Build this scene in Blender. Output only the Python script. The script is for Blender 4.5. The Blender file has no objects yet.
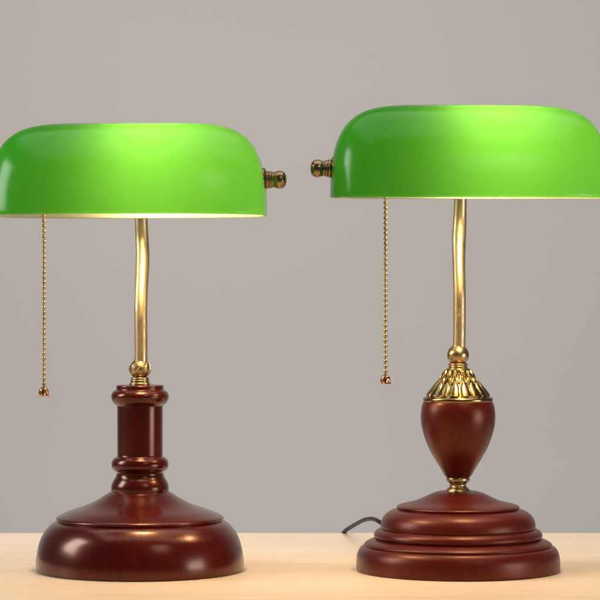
import bpy, bmesh, math
from mathutils import Vector, Matrix
R = math.radians
sc = bpy.context.scene
COL = sc.collection
S = 0.00092            # metres per photo pixel in the plane of the lamp columns
D = 2.3                # camera distance to that plane
EYE = 0.2576

# ------------------------------------------------------------------ materials
def newmat(name):
    m = bpy.data.materials.new(name); m.use_nodes = True
    nt = m.node_tree; nt.nodes.clear()
    out = nt.nodes.new('ShaderNodeOutputMaterial')
    return m, nt, out
def N(nt, t, **kw):
    n = nt.nodes.new(t)
    for k, v in kw.items(): setattr(n, k, v)
    return n
def coords(nt, scale=(1,1,1), rot=(0,0,0)):
    tc = N(nt, 'ShaderNodeTexCoord'); mp = N(nt, 'ShaderNodeMapping')
    mp.inputs['Scale'].default_value = scale; mp.inputs['Rotation'].default_value = rot
    nt.links.new(tc.outputs['Object'], mp.inputs['Vector'])
    return mp.outputs['Vector']
def noise(nt, vec, scale, detail=4, rough=.55, dist=0):
    n = N(nt, 'ShaderNodeTexNoise'); n.inputs['Scale'].default_value = scale
    n.inputs['Detail'].default_value = detail; n.inputs['Roughness'].default_value = rough
    n.inputs['Distortion'].default_value = dist
    nt.links.new(vec, n.inputs['Vector']); return n.outputs['Fac']
def ramp(nt, fac, stops):
    r = N(nt, 'ShaderNodeValToRGB'); nt.links.new(fac, r.inputs['Fac'])
    e = r.color_ramp.elements
    while len(e) < len(stops): e.new(.5)
    for i, (p, c) in enumerate(stops):
        e[i].position = p; e[i].color = (*c, 1) if len(c) == 3 else c
    return r.outputs['Color']
def maprange(nt, fac, a, b, c, d):
    r = N(nt, 'ShaderNodeMapRange'); nt.links.new(fac, r.inputs['Value'])
    for k, v in zip(('From Min','From Max','To Min','To Max'), (a,b,c,d)): r.inputs[k].default_value = v
    return r.outputs['Result']
def bump(nt, h, strength, dist, bsdf):
    b = N(nt, 'ShaderNodeBump'); b.inputs['Strength'].default_value = strength
    b.inputs['Distance'].default_value = dist
    nt.links.new(h, b.inputs['Height']); nt.links.new(b.outputs['Normal'], bsdf.inputs['Normal'])
    return b

def lacquer(name, dark, mid, light, rough, coat, coatr, spec):
    m, nt, out = newmat(name)
    p = N(nt, 'ShaderNodeBsdfPrincipled')
    v = coords(nt, (1, 1, .12))
    g = noise(nt, v, 210, 5, .6, .4)
    big = noise(nt, coords(nt, (1,1,.5)), 9, 2, .4, 0)
    mix = N(nt, 'ShaderNodeMath', operation='ADD'); 
    s1 = N(nt, 'ShaderNodeMath', operation='MULTIPLY'); s1.inputs[1].default_value = .45
    nt.links.new(g, s1.inputs[0])
    s2 = N(nt, 'ShaderNodeMath', operation='MULTIPLY'); s2.inputs[1].default_value = .55
    nt.links.new(big, s2.inputs[0])
    nt.links.new(s1.outputs[0], mix.inputs[0]); nt.links.new(s2.outputs[0], mix.inputs[1])
    c = ramp(nt, mix.outputs[0], [(.33, dark), (.5, mid), (.68, light)])
    c.node.color_ramp.interpolation = 'B_SPLINE'
    nt.links.new(c, p.inputs['Base Color'])
    nt.links.new(maprange(nt, big, .3, .7, rough*.85, rough*1.15), p.inputs['Roughness'])
    p.inputs['Specular IOR Level'].default_value = spec
    p.inputs['Specular Tint'].default_value = (1, .34, .12, 1)
    p.inputs['Coat Weight'].default_value = coat
    p.inputs['Coat Roughness'].default_value = coatr
    fine = noise(nt, coords(nt), 900, 2)
    bump(nt, fine, .04, .0004, p)
    nt.links.new(p.outputs[0], out.inputs['Surface']); return m
M_GLOSS = lacquer('red_mahogany_gloss', (.026,.0009,.0005), (.047,.0015,.0008), (.088,.0030,.0012), .25, .52, .19, .45)
M_SATIN = lacquer('red_mahogany_satin', (.046,.0024,.0014), (.070,.0040,.0021), (.098,.0066,.0032), .35, .30, .34, .42)

def brass(name, c1, c2, rough, aniso=0):
    m, nt, out = newmat(name)
    p = N(nt, 'ShaderNodeBsdfPrincipled'); p.inputs['Metallic'].default_value = 1
    n = noise(nt, coords(nt), 130, 5, .65)
    nt.links.new(ramp(nt, n, [(.35, c2), (.62, c1)]), p.inputs['Base Color'])
    nt.links.new(maprange(nt, n, .3, .7, rough*1.25, rough*.8), p.inputs['Roughness'])
    f = noise(nt, coords(nt, (1,1,.05)), 1500, 2)
    bump(nt, f, .06, .0003, p)
    nt.links.new(p.outputs[0], out.inputs['Surface']); return m
M_BRASS = brass('aged_brass', (.54,.39,.20), (.36,.25,.12), .29)
M_CAP = brass('dark_cast_brass', (.38,.27,.12), (.22,.15,.06), .18)
M_COPPER = brass('copper_brown_metal', (.42,.22,.11), (.26,.12,.05), .24)
M_TUBE = brass('brushed_brass_tube', (.58,.45,.26), (.48,.36,.19), .41)
M_DARKBRASS = brass('dark_antique_brass', (.38,.27,.14), (.22,.14,.06), .24)

def shade_outer():
    m, nt, out = newmat('green_cased_glass')
    df = N(nt, 'ShaderNodeBsdfDiffuse'); df.inputs['Color'].default_value = (.0, .30, .005, 1)
    tr = N(nt, 'ShaderNodeBsdfTranslucent'); tr.inputs['Color'].default_value = (.26, .80, .055, 1)
    v = noise(nt, coords(nt, (.35,1,1)), 9, 3)
    nt.links.new(ramp(nt, v, [(.3, (.23,.84,.12)), (.7, (.25,.88,.14))]), tr.inputs['Color'])
    add = N(nt, 'ShaderNodeMixShader'); add.inputs[0].default_value = .22
    nt.links.new(df.outputs[0], add.inputs[1]); nt.links.new(tr.outputs[0], add.inputs[2])
    gl = N(nt, 'ShaderNodeBsdfGlossy'); gl.inputs['Roughness'].default_value = .2
    fr = N(nt, 'ShaderNodeFresnel'); fr.inputs['IOR'].default_value = 1.33
    mx = N(nt, 'ShaderNodeMixShader')
    nt.links.new(fr.outputs[0], mx.inputs[0]); nt.links.new(add.outputs[0], mx.inputs[1]); nt.links.new(gl.outputs[0], mx.inputs[2])
    nt.links.new(mx.outputs[0], out.inputs['Surface']); return m
def shade_inner():
    m, nt, out = newmat('white_glass_lining')
    df = N(nt, 'ShaderNodeBsdfDiffuse'); df.inputs['Color'].default_value = (.44,.43,.38,1)
    tp = N(nt, 'ShaderNodeBsdfTransparent'); tp.inputs['Color'].default_value = (1,.98,.92,1)
    mx = N(nt, 'ShaderNodeMixShader'); mx.inputs[0].default_value = .34
    nt.links.new(df.outputs[0], mx.inputs[1]); nt.links.new(tp.outputs[0], mx.inputs[2])
    nt.links.new(mx.outputs[0], out.inputs['Surface']); return m
M_SHADE, M_LINING = shade_outer(), shade_inner()

m, nt, out = newmat('frosted_lit_bulb')
e = N(nt, 'ShaderNodeEmission'); e.inputs['Color'].default_value = (1, .69, .36, 1); e.inputs['Strength'].default_value = 84
nt.links.new(e.outputs[0], out.inputs['Surface']); M_BULB = m

m, nt, out = newmat('white_bulb_plastic')
p = N(nt, 'ShaderNodeBsdfPrincipled'); p.inputs['Base Color'].default_value = (.75,.74,.70,1); p.inputs['Roughness'].default_value = .4
nt.links.new(p.outputs[0], out.inputs['Surface']); M_HOUSING = m

m, nt, out = newmat('dark_cord_rubber')
p = N(nt, 'ShaderNodeBsdfPrincipled'); n = noise(nt, coords(nt), 60)
nt.links.new(ramp(nt, n, [(.3, (.006,.005,.004)), (.7, (.010,.008,.007))]), p.inputs['Base Color'])
p.inputs['Roughness'].default_value = .4; p.inputs['Specular IOR Level'].default_value = .1
nt.links.new(p.outputs[0], out.inputs['Surface']); M_CORD = m

m, nt, out = newmat('pale_maple_tabletop')
p = N(nt, 'ShaderNodeBsdfPrincipled')
g = noise(nt, coords(nt, (.06, 1, 1)), 120, 6, .6, .6)
g2 = noise(nt, coords(nt, (.25, 1, 1)), 7, 3, .5, .8)
a1 = N(nt, 'ShaderNodeMath', operation='ADD'); nt.links.new(g, a1.inputs[0]); nt.links.new(g2, a1.inputs[1])
h1 = N(nt, 'ShaderNodeMath', operation='MULTIPLY'); h1.inputs[1].default_value = .5; nt.links.new(a1.outputs[0], h1.inputs[0])
nt.links.new(ramp(nt, h1.outputs[0], [(.32, (.66,.50,.345)), (.5, (.77,.615,.455)), (.7, (.83,.69,.54))]), p.inputs['Base Color'])
p.inputs['Roughness'].default_value = .42; p.inputs['Specular IOR Level'].default_value = .35
bump(nt, g, .05, .0004, p)
nt.links.new(p.outputs[0], out.inputs['Surface']); M_TABLE = m

m, nt, out = newmat('grey_backdrop_paint')
p = N(nt, 'ShaderNodeBsdfPrincipled')
n = noise(nt, coords(nt), 1.2, 3)
nt.links.new(ramp(nt, n, [(.3, (.450,.425,.401)), (.7, (.472,.446,.421))]), p.inputs['Base Color'])
p.inputs['Roughness'].default_value = .9; p.inputs['Specular IOR Level'].default_value = .1
f = noise(nt, coords(nt), 220, 3); bump(nt, f, .05, .001, p)
nt.links.new(p.outputs[0], out.inputs['Surface']); M_WALL = m

# ------------------------------------------------------------------ mesh helpers
def link(name, bm, mats, parent=None, smooth=True, recalc=True):
    if recalc: bmesh.ops.recalc_face_normals(bm, faces=bm.faces[:])
    me = bpy.data.meshes.new(name); bm.to_mesh(me); bm.free()
    for m in (mats if isinstance(mats, (list, tuple)) else [mats]): me.materials.append(m)
    if smooth:
        for p in me.polygons: p.use_smooth = True
    o = bpy.data.objects.new(name, me); COL.objects.link(o)
    if parent: o.parent = parent
    return o
def spline(pts, sub):
    """Catmull-Rom through the points; a point given as (r, z, 1) is a sharp corner"""
    out = []
    n = len(pts)
    P = [Vector(p[:2]) for p in pts]; K = [len(p) > 2 for p in pts]
    for i in range(n-1):
        p1, p2 = P[i], P[i+1]
        p0 = P[i-1] if i > 0 and not K[i] else p1 - (p2-p1)
        p3 = P[i+2] if i+2 < n and not K[i+1] else p2 + (p2-p1)
        if K[i]: p0 = p1 - (p2-p1)*.5
        for k in range(sub):
            t = k/sub
            out.append(.5*((2*p1) + (p2-p0)*t + (2*p0-5*p1+4*p2-p3)*t*t + (3*p1-p0-3*p2+p3)*t**3))
    out.append(P[-1]); return out
def lathe(bm, prof, seg=96, disp=None, mat=None):
    rings = []
    for i, p in enumerate(prof):
        r, z = max(p[0], 1e-5), p[1]
        ring = []
        for k in range(seg):
            a = 2*math.pi*k/seg
            rr = r + (disp(a, i/(len(prof)-1), r) if disp else 0)
            v = Vector((rr*math.sin(a), -rr*math.cos(a), z))
            ring.append(bm.verts.new(mat @ v if mat else v))
        rings.append(ring)
    for a, b in zip(rings, rings[1:]):
        for k in range(seg):
            bm.faces.new((a[k], a[(k+1) % seg], b[(k+1) % seg], b[k]))
    bm.faces.new(rings[0][::-1]); bm.faces.new(rings[-1])
def tube(bm, pts, rad, seg=20):
    P = [Vector(p) for p in pts]; rings = []
    up = Vector((1, 0, 0))
    for i, p in enumerate(P):
        t = (P[min(i+1, len(P)-1)] - P[max(i-1, 0)]).normalized()
        x = (up - t*up.dot(t))
        if x.length < 1e-4: x = Vector((0,1,0)) - t*t.y
        x.normalize(); up = x
        y = t.cross(x)
        r = rad(i/(len(P)-1)) if callable(rad) else (rad, rad)
        if not isinstance(r, tuple): r = (r, r)
        rings.append([bm.verts.new(p + x*math.cos(a)*r[0] + y*math.sin(a)*r[1]) for a in [2*math.pi*k/seg for k in range(seg)]])
    for a, b in zip(rings, rings[1:]):
        for k in range(seg): bm.faces.new((a[k], a[(k+1) % seg], b[(k+1) % seg], b[k]))
    bm.faces.new(rings[0][::-1]); bm.faces.new(rings[-1])
def curve3(pts, sub=10):
    P = [Vector(p) for p in pts]; out = []
    for i in range(len(P)-1):
        p1, p2 = P[i], P[i+1]; p0 = P[i-1] if i else 2*p1-p2; p3 = P[i+2] if i+2 < len(P) else 2*p2-p1
        for k in range(sub):
            t = k/sub
            out.append(.5*((2*p1) + (p2-p0)*t + (2*p0-5*p1+4*p2-p3)*t*t + (3*p1-p0-3*p2+p3)*t**3))
    out.append(P[-1]); return out
def prof(pts, yb=570, sub=5):
    """(half width px, photo y px[, 1]) -> smooth metric profile"""
    return spline([(p[0]*S, (yb-p[1])*S) + tuple(p[2:]) for p in pts], sub)
def root(name, loc, label, cat, group=None):
    o = bpy.data.objects.new(name, None); COL.objects.link(o); o.location = loc
    o['label'] = label; o['category'] = cat
    if group: o['group'] = group
    return o

# ------------------------------------------------------------------ shade
PX = S*2.21/2.3
HS = .0815; WS = .064
def Lz(z):
    q = max(0, min(1, z/HS)); return 139.4*PX*max(0, 1-q**2.72)**(1/6)
def Wz(z):
    q = max(0, min(1, z/HS)); return WS*max(0, 1-q**2.15)**.5
def shade_mesh():
    bm = bmesh.new(); NU, NV = 160, 56; th = .0034
    # smooth the length table
    lev = []
    for j in range(NV+1):
        a = (math.pi/2)*j/NV; z = HS*math.sin(a)
        L = Lz(z)
        lev.append((z, L, Wz(z)))
    def shell(dt):
        rings = []
        for j, (z, L, W) in enumerate(lev):
            zz = z*(HS-dt)/HS; ring = []
            LL = max(L-dt, .001); WW = max(W-dt*(1 if W > .012 else W/.012), .00005)
            e = 2/2.7
            for k in range(NU):
                t = 2*math.pi*k/NU; c, s = math.cos(t), math.sin(t)
                ring.append(bm.verts.new((math.copysign(abs(c)**e, c)*LL, math.copysign(abs(s)**e, s)*WW, zz)))
            rings.append(ring)
        return rings
    O, I = shell(0), shell(th)
    def skin(rings, mi, flip):
        for a, b in zip(rings, rings[1:]):
            for k in range(NU):
                f = (a[k], a[(k+1) % NU], b[(k+1) % NU], b[k])
                bm.faces.new(f[::-1] if flip else f).material_index = mi
        top = rings[-1]; h = NU//2
        for k in range(h//1):                       # close the flat ridge line across
            a, b = top[k], top[(k+1) % NU]; c, d = top[(NU-k-1) % NU], top[(NU-k) % NU]
            vs = []
            for v in (a, b, c, d):
                if v not in vs: vs.append(v)
            if len(vs) >= 3:
                bm.faces.new(vs[::-1] if flip else vs).material_index = mi
    skin(O, 0, False); skin(I, 1, True)
    # rounded rim between the shells
    mid = []
    for k in range(NU):
        o, i = O[0][k].co, I[0][k].co
        mid.append((bm.verts.new(o.lerp(i, .2) + Vector((0,0,-.0008))), bm.verts.new(o.lerp(i, .8) + Vector((0,0,-.0008)))))
    for k in range(NU):
        k2 = (k+1) % NU
        for a, b, c, d, mi in ((O[0][k], O[0][k2], mid[k2][0], mid[k][0], 0), (mid[k][0], mid[k2][0], mid[k2][1], mid[k][1], 1), (mid[k][1], mid[k2][1], I[0][k2], I[0][k], 1)):
            bm.faces.new((a, d, c, b)[::-1]).material_index = mi
    bmesh.ops.remove_doubles(bm, verts=bm.verts[:], dist=2e-6)
    return bm

FZ = .031
def finial_bm(side, FZ):
    # profile along the outward axis, px: (radius, distance)
    p = [(0,-3,1),(5,-3,1),(5,1,1),(11.2,1.2,1),(12.2,2,),(12.2,3.6),(11,4.6,1),(8.2,5.0,1),(9.4,5.9),(9.3,7.4),(8.2,8.2,1),(8.8,9.0),(8.7,10.4),(7.6,11.2,1),(8.1,11.8),(8.0,12.6),(7.4,13.2,1),(8.2,14.4),(9.2,17),(9.2,19.8),(8.3,22.4),(5.9,24.5),(2.8,25.4),(0,25.6)]
    pr = spline([(a*PX*(.97), b*PX) + tuple(c) for a, b, *c in p], 3)
    mt = Matrix.Translation((side*.1183, 0, FZ)) @ Matrix.Rotation(side*math.pi/2, 4, 'Y')
    bm = bmesh.new(); lathe(bm, pr, 48, mat=mt); return bm

def build_head(lamp, head_loc, yaw, tilt, chain_bottom_px, FZ=.031):
    """everything carried by the arm; parts are baked into lamp space"""
    T = Matrix.Translation(head_loc) @ Matrix.Rotation(yaw, 4, 'Z') @ Matrix.Rotation(tilt, 4, 'X')
    parts = []
    sh = link('glass_shade', shade_mesh(), [M_SHADE, M_LINING], lamp); parts.append(sh)
    for s in (-1, 1): parts.append(link('finial', finial_bm(s, FZ), M_DARKBRASS, lamp))
    bm = bmesh.new()                                   # yoke inside the shade, from finial to finial
    tube(bm, curve3([(-.1165,0,FZ),(-.105,.006,FZ),(-.09,.022,FZ),(-.06,.036,FZ),(0,.040,FZ),(.06,.036,FZ),(.09,.022,FZ),(.105,.006,FZ),(.1165,0,FZ)], 8), .003, 12)
    parts.append(link('yoke', bm, M_BRASS, lamp))
    mt = Matrix.Translation((-.074, .013, .028)) @ Matrix.Rotation(math.pi/2 - R(8), 4, 'Y')
    bm = bmesh.new()
    lathe(bm, spline([(0,0,1),(.010,0,1),(.013,.003),(.0175,.009,1),(.0175,.036,1),(.0185,.037,1),(.0185,.040,1),(.017,.041,1),(.015,.041,1)], 3), 40, mat=mt)
    tube(bm, [(-.074,.020,.030),(-.074,.033,FZ+.002)], .003, 10)
    parts.append(link('socket', bm, M_BRASS, lamp))
    bm = bmesh.new()
    lathe(bm, spline([(0,.040,1),(.0135,.040,1),(.0150,.050),(.0185,.058),(.0212,.064,1),(.0205,.0645,1),(0,.0645)], 5), 48, mat=mt)
    parts.append(link('bulb_housing', bm, M_HOUSING, lamp))
    bm = bmesh.new()
    lathe(bm, spline([(0,.0646,1),(.0202,.0646,1),(.0212,.073),(.0215,.086),(.0213,.102),(.0210,.118),(.0165,.128),(.008,.1335),(0,.1345)], 5), 48, mat=mt)
    parts.append(link('light_bulb', bm, M_BULB, lamp))
    for o in parts: o.data.transform(T)
    # pull chain hangs straight down from the socket
    top = T @ Vector((-.0745, .0, .013))
    wz = chain_bottom_px
    bm = bmesh.new(); step = 5.1*PX; z = top.z; rb = 2.05*PX; 
    x, y = top.x, top.y
    k = 0
    while z > wz + .0075:
        bmesh.ops.create_uvsphere(bm, u_segments=14, v_segments=9, radius=rb, matrix=Matrix.Translation((x, y, z)))
        z -= step; k += 1
    tube(bm, [(x, y, top.z - i*step) for i in range(k)] + [(x, y, wz+.006)], .0008, 8)
    ch = link('pull_chain', bm, M_BRASS, lamp)
    bm = bmesh.new()                                   # little tulip bell at its end, open below, with petal tips
    def petal(a, t, r): return r*.12*t*t*math.cos(5*a + .6)*(1 if t > 0 else 0)
    h = 9.2*PX
    pr = spline([(.4*PX, h, 1),(1.6*PX, h*.97),(3.6*PX, h*.84),(4.6*PX, h*.62),(4.8*PX, h*.38),(4.8*PX, h*.16),(5.4*PX, 0,1),(5.0*PX,.0,1),(3.6*PX, h*.2),(3.2*PX, h*.6),(.3*PX, h*.8)], 4)
    lathe(bm, pr, 60, disp=lambda a, t, r: r*.13*math.exp(-((t-.58)/.2)**2)*math.cos(5*a+.6), mat=Matrix.Translation((x, y, wz)))
    bl = link('bell_pull', bm, M_COPPER, ch)
    return T

def ball_joint(lamp, cy, cx_off=0, rings=None, r=10.8, slots=False):
    bm = bmesh.new()
    pts = [(5.9, cy-9.6, 1)]
    for k in range(13):
        a = R(-56 + k*(58+56)/12); pts.append((r*math.cos(a), cy + r*.76*0 + r*math.sin(a)*.95))
    pts += rings
    pr = prof([(max(a,.01),) + tuple(b) for a, *b in pts], sub=3)
    def disp(a, t, rr):
        if not slots: return 0
        return 0
    pr = [(p[0], p[1]) for p in pr]
    lathe(bm, pr[::-1], 64)
    return bm

# ------------------------------------------------------------------ lamp with a turned pillar
def lamp_pillar():
    X0 = (140-300)*S
    L = root('bankers_lamp', (X0, 0, 0), 'green glass desk lamp on a straight turned pillar and broad smooth rounded wooden foot', 'desk lamp', 'green shaded desk lamps')
    bm = bmesh.new()
    lathe(bm, prof([(0,569.9,1),(102.2,569.9,1),(103.3,568.8),(103.9,564),(103.6,557),(102.2,549),(100,541),(97.3,534.5),(93.2,528.5),(88.5,523.6),(83.9,520.8,),(82.8,520.2,1),(83.3,519.5),(83.8,518),(82.3,516.2),(77,513.6),(69,510.3),(57,506.2),(48,502.4),(40,498),(33,493.6),(29,491.2),(26,490.6,1),(0,490.4)], sub=6), 160)
    link('foot', bm, M_GLOSS, L)
    bm = bmesh.new()
    lathe(bm, prof([(0,492.6,1),(27.8,492.6,1),(28.5,491.6),(28.9,488),(28.3,484.2),(26.6,480.2),(24.6,477),(23.8,474.6),(23.6,472.7,1),(24.4,471.8,1),(26.6,470),(28.2,466.8),(28.5,463.6),(27.4,459.8),(25,457.4),(23.4,456.8,1),
        (22.7,455.8,1),(22.8,440),(22.9,408),(23.3,405.6,1),(24.6,404.6),(27.2,401.6),(28.8,397.4),(28.6,394.2),(26.6,391.2),(24.2,389.8,1),(23.7,388.6),(23.8,386.2),(23.0,385.1),(21.5,384.9,1),(0,384.8)], sub=5), 112)
    link('pillar', bm, M_GLOSS, L)
    bm = ball_joint(L, 369, r=10.7, rings=[(8.4,377.2,1),(9.0,377.8),(9.1,378.8),(8.5,379.5,1),(9.4,380.1),(9.5,381.1),(8.8,381.9,1),(10,382.7),(10.4,384),(10.2,385.0,1),(0,385.1)])
    link('ball_joint', bm, M_BRASS, L)
    # slanting flutes raised on the ball
    bm = bmesh.new()
    c = Vector((0, 0, (570-369)*S)); rb = 10.55*S
    for k in range(9):
        pts = []
        for i in range(13):
            t = i/12; lat = R(-38 + 84*t); lon = 2*math.pi*k/9 + .2 + .85*t
            pts.append(c + Vector((math.sin(lon)*math.cos(lat), -math.cos(lon)*math.cos(lat), math.sin(lat)*.95))*rb)
        tube(bm, pts, lambda u:   .0001 + .0006*math.sin(math.pi*u)**.7, 8)
    link('twisted_ribs', bm, M_BRASS, L)
    bm = bmesh.new()
    x = lambda px: (px-140)*S
    z = lambda py: (570-py)*S
    pts = [(x(141),-.010,z(366)),(x(141),-.010,z(350)),(x(140.9),-.010,z(325)),(x(140.8),-.009,z(308)),(x(141.3),-.004,z(290)),(x(142.4),.005,z(268)),(x(142.6),.009,z(252)),(x(142),.011,z(238)),(x(141.3),.010,z(222)),(x(141.0),.008,z(205)),(x(140.5),.004,z(192)),(x(139.5),-.008,z(184)),(x(138.8),-.026,z(180)),(x(138.8),-.045,z(179))]
    pts = [(p[0] + (X0+p[0])*(p[1]+.010)/D, p[1]+.010, p[2]) for p in pts]
    tube(bm, curve3(pts, 8), lambda u: (6.5*S*(1+.06*math.exp(-((u-.42)/.12)**2)), 6.5*S), 32)
    link('arm', bm, M_TUBE, L)
    build_head(L, (-.0053, -.090, .3237), R(-3.4), R(-.25), (570-392.0)*S)
    return L

# ------------------------------------------------------------------ lamp with an urn
def lamp_urn():
    X0 = (458-300)*S
    L = root('bankers_lamp', (X0, 0, 0), 'green glass desk lamp with a brass capped wooden urn stem on a stepped round foot', 'desk lamp', 'green shaded desk lamps')
    bm = bmesh.new()
    lathe(bm, prof([(0,569.9,1),(100.6,569.9,1),(101.5,568.8),(101.7,563),(101.2,556),(99.8,551),(97.6,547.6),(95.4,545.9),(93.0,545.2,1),(93.6,544.2),(93.2,543),(91,541.4),(87.5,539.8),(84,538.6),(81.6,537.8,1),(83.8,536.6),(84.1,534.4),(83.1,531.8),(81,529.8),(79,528.8),(76.6,528.0,1),
        (77.4,526.8),(77.1,523),(75.8,518.8),(73.2,514.9),(69.2,511.8),(65,509.8),(60.2,508.6,1),(60.8,507.9),(61.4,506.8),(59.4,505.2),(54,503.6),(46,501.8),(39,499.4),(32,496.2),(25,492.9),(19,491.2),(14,490.8,1),(0,490.8)], sub=6), 160)
    link('stepped_foot', bm, M_SATIN, L)
    bm = bmesh.new()
    lathe(bm, prof([(0,494.2,1),(11.6,494.2,1),(12.5,492.4),(12.2,490.2),(10.6,488.2),(8.8,486.6),(8.3,485),(8.8,483.2),(9.9,481.8,1),(11.3,481.2),(11.8,479.8),(11.6,478),(10.6,476.6),(10,476.3,1),(0,476.2)], sub=5), 64)
    link('neck_collar', bm, M_BRASS, L)
    bm = bmesh.new()
    lathe(bm, prof([(0,477,1),(11.8,476.9,1),(13.4,475.6),(16.2,470.6),(20.0,464.2),(24.4,457),(28.6,449.4),(32.2,441),(35,432.4),(36.8,424),(37.3,417),(36.9,410),(35.6,404),(33.8,400.4,1),(0,400.2)], sub=6), 112)
    link('urn', bm, M_SATIN, L)
    # embossed cap
    bm = bmesh.new()
    pr = prof([(32,402,1),(34.2,401.8,1),(35.0,400.4),(34.9,398.4),(33.9,397.2,1),(32.2,396.6,1),(31.0,395),(28.6,391.4),(25.0,387.0),(21.0,382.4),(17.4,377.8),(14.8,373.4),(13,370),(12.2,368.9,1),(8,368.7,1)], sub=14)
    n = len(pr)
    y0, y1 = 396.4, 369.4
    def disp2(a, t, r):
        i = t*(n-1); yy = 570 - pr[min(n-1, int(round(i)))][1]/S
        if yy > y0 or yy < y1: return 0
        u = (y0-yy)/(y0-y1)                        # 0 at the rim, 1 at the top
        NL = 16
        q = abs((a*NL/(2*math.pi)) % 1 - .5)*2     # 0 on a lobe's spine, 1 in the gap
        d = 0
        wdt = 1 if u < .26 else max(0, 1-((u-.26)/.28)**2)**.5 if u < .54 else 0
        wdt *= .92
        if wdt > 0 and q < wdt: d = 2.4*math.sqrt(1-(q/wdt)**2)*min(1, u/.05)
        # interlaced pointed leaves: raised outlines round a hollow
        for off in (.5,):
            q2 = abs((a*NL/(2*math.pi) + off) % 1 - .5)*2
            um, hh = .74, .25
            v = (u-um)/hh
            if -1 < v < 1:
                w = (1-v*v)*.92
                e = abs(q2-w)
                d = max(d, 2.0*math.exp(-(e/.17)**2)*min(1, (1-abs(v))/.12+.4))
                if q2 < w*.3: d = max(d, .9*(1-q2/(w*.3+1e-6))*(1-v*v))
        return d*S*.8 - .5*S
    lathe(bm, pr, 840, disp=disp2)
    link('embossed_cap', bm, M_CAP, L)
    bm = ball_joint(L, 355, r=11, rings=[(8.8,363.0,1),(9.5,363.6),(9.6,364.6),(8.7,365.3,1),(9.5,365.9),(9.6,366.8),(8.9,367.6,1),(10.6,368.2),(11,369.2),(10,369.8,1),(0,369.9)])
    link('ball_joint', bm, M_BRASS, L)
    bm = bmesh.new()
    x = lambda px: (px-458)*S
    z = lambda py: (570-py)*S
    pts = [(x(459),0,z(352)),(x(459.4),0,z(335)),(x(459.6),0,z(305)),(x(459.5),.001,z(290)),(x(459.1),.006,z(272)),(x(458.8),.014,z(252)),(x(459.1),.018,z(236)),(x(459.8),.020,z(220)),(x(460.3),.019,z(200)),(x(460.5),.016,z(186)),(x(460.5),.008,z(174)),(x(461),-.006,z(167)),(x(461),-.022,z(164)),(x(461.2),-.040,z(163))]
    pts = [(p[0] + (X0+p[0])*p[1]/D, p[1], p[2]) for p in pts]
    tube(bm, curve3(pts, 8), lambda u: (6.3*S*(1+.12*math.exp(-((u-.46)/.10)**2)), 6.3*S), 32)
    link('arm', bm, M_TUBE, L)
    # pts: base of arm sits on the ball
    build_head(L, (.0045, -.090, .3396), R(2.9), R(1.35), (570-380.0)*S, .0250)
    # flex leaves the back of the foot and drops over the rear edge of the table
    bm = bmesh.new()
    w = [(.108,.060,.014),(.098,.082,.020),(.0885,.098,.0265),(.0778,.125,.0322),(.0720,.165,.0318),(.0655,.21,.0270),(.0590,.26,.0188),(.0530,.305,.0105),(.0480,.340,.0034),(.0455,.359,-.0035),(.0448,.3640,-.020),(.0445,.3640,-.05),(.0450,.366,-.12)]
    tube(bm, curve3([(a-X0, b, c) for a, b, c in w], 10), .0021, 14)
    link('power_cord', bm, M_CORD, L)
    return L

lamp_pillar(); lamp_urn()

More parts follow.
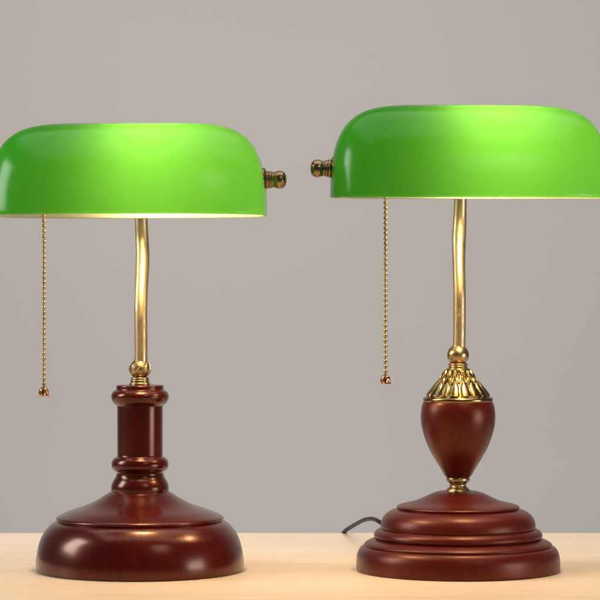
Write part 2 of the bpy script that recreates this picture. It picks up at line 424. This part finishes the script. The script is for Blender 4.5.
# ------------------------------------------------------------------ table and backdrop
bm = bmesh.new()
bmesh.ops.create_cube(bm, size=1, matrix=Matrix.Translation((0, (.352-.75)/2, -.013)) @ Matrix.Diagonal((2.4, 1.102, .026, 1)))
bmesh.ops.bevel(bm, geom=bm.edges[:], offset=.0012, segments=2, affect='EDGES')
t = link('tabletop', bm, M_TABLE, smooth=False)
t['label'] = 'pale maple wood tabletop that both lamps stand on'; t['category'] = 'table'
bm = bmesh.new()
bmesh.ops.create_cube(bm, size=1, matrix=Matrix.Translation((0, 1.65, .4)) @ Matrix.Diagonal((7, .1, 4, 1)))
w = link('wall', bm, M_WALL, smooth=False); w['kind'] = 'structure'

# ------------------------------------------------------------------ studio softboxes, plus added fills for table and backdrop
def area(name, loc, target, sx, sy, power, color):
    l = bpy.data.lights.new(name, 'AREA'); l.shape = 'RECTANGLE'; l.size = sx; l.size_y = sy
    l.energy = power; l.color = color
    o = bpy.data.objects.new(name, l); COL.objects.link(o); o.location = loc
    d = Vector(target) - Vector(loc); o.rotation_euler = d.to_track_quat('-Z', 'Y').to_euler()
    return o
area('studio_softbox_side', (-1.35, -.14, .72), (0, 0, .25), .42, .7, 10.5, (1, .97, .94))
area('studio_softbox_low', (1.25, -.62, .10), (0, 0, .12), .5, .45, 5.5, (1, .98, .96))
area('studio_softbox_front', (.62, -1.35, 1.15), (0, 0, .1), .5, .5, 2, (1, .98, .95))
area('added_fill_top', (0, .0, 2.0), (0, .0, 0), 2.6, 1.8, 20, (1, .97, .94))  # unseen fill added overhead to brighten the table and shade tops
area('added_backdrop_fill', (0, .2, .76), (0, 1.6, .36), 1.7, .3, 10, (1, .965, .94))  # added above the frame only to brighten the wall
area('added_backdrop_low_fill', (0, .62, -.62), (0, 1.6, .12), 2.2, .3, 7.5, (1, .965, .94))  # second added fill, hidden below the tabletop, evens out the lower wall

wd = bpy.data.worlds.new('World'); sc.world = wd; wd.use_nodes = True
bg = wd.node_tree.nodes['Background']; bg.inputs[0].default_value = (.95, .97, 1, 1); bg.inputs[1].default_value = .09

cam = bpy.data.cameras.new('camera'); co = bpy.data.objects.new('camera', cam); COL.objects.link(co)
co.location = (0, -D, EYE); co.rotation_euler = (R(90), 0, 0)
cam.lens = 36*D/(600*S); cam.sensor_width = 36; cam.clip_end = 50; cam.clip_start = .05
cam.shift_y = -(300-290)/600      # level camera, horizon ten photo pixels above the centre
sc.camera = co
sc.view_settings.view_transform = 'Standard'; sc.view_settings.look = 'None'
sc.view_settings.exposure = 0; sc.view_settings.gamma = 1
sc.render.engine = 'CYCLES'
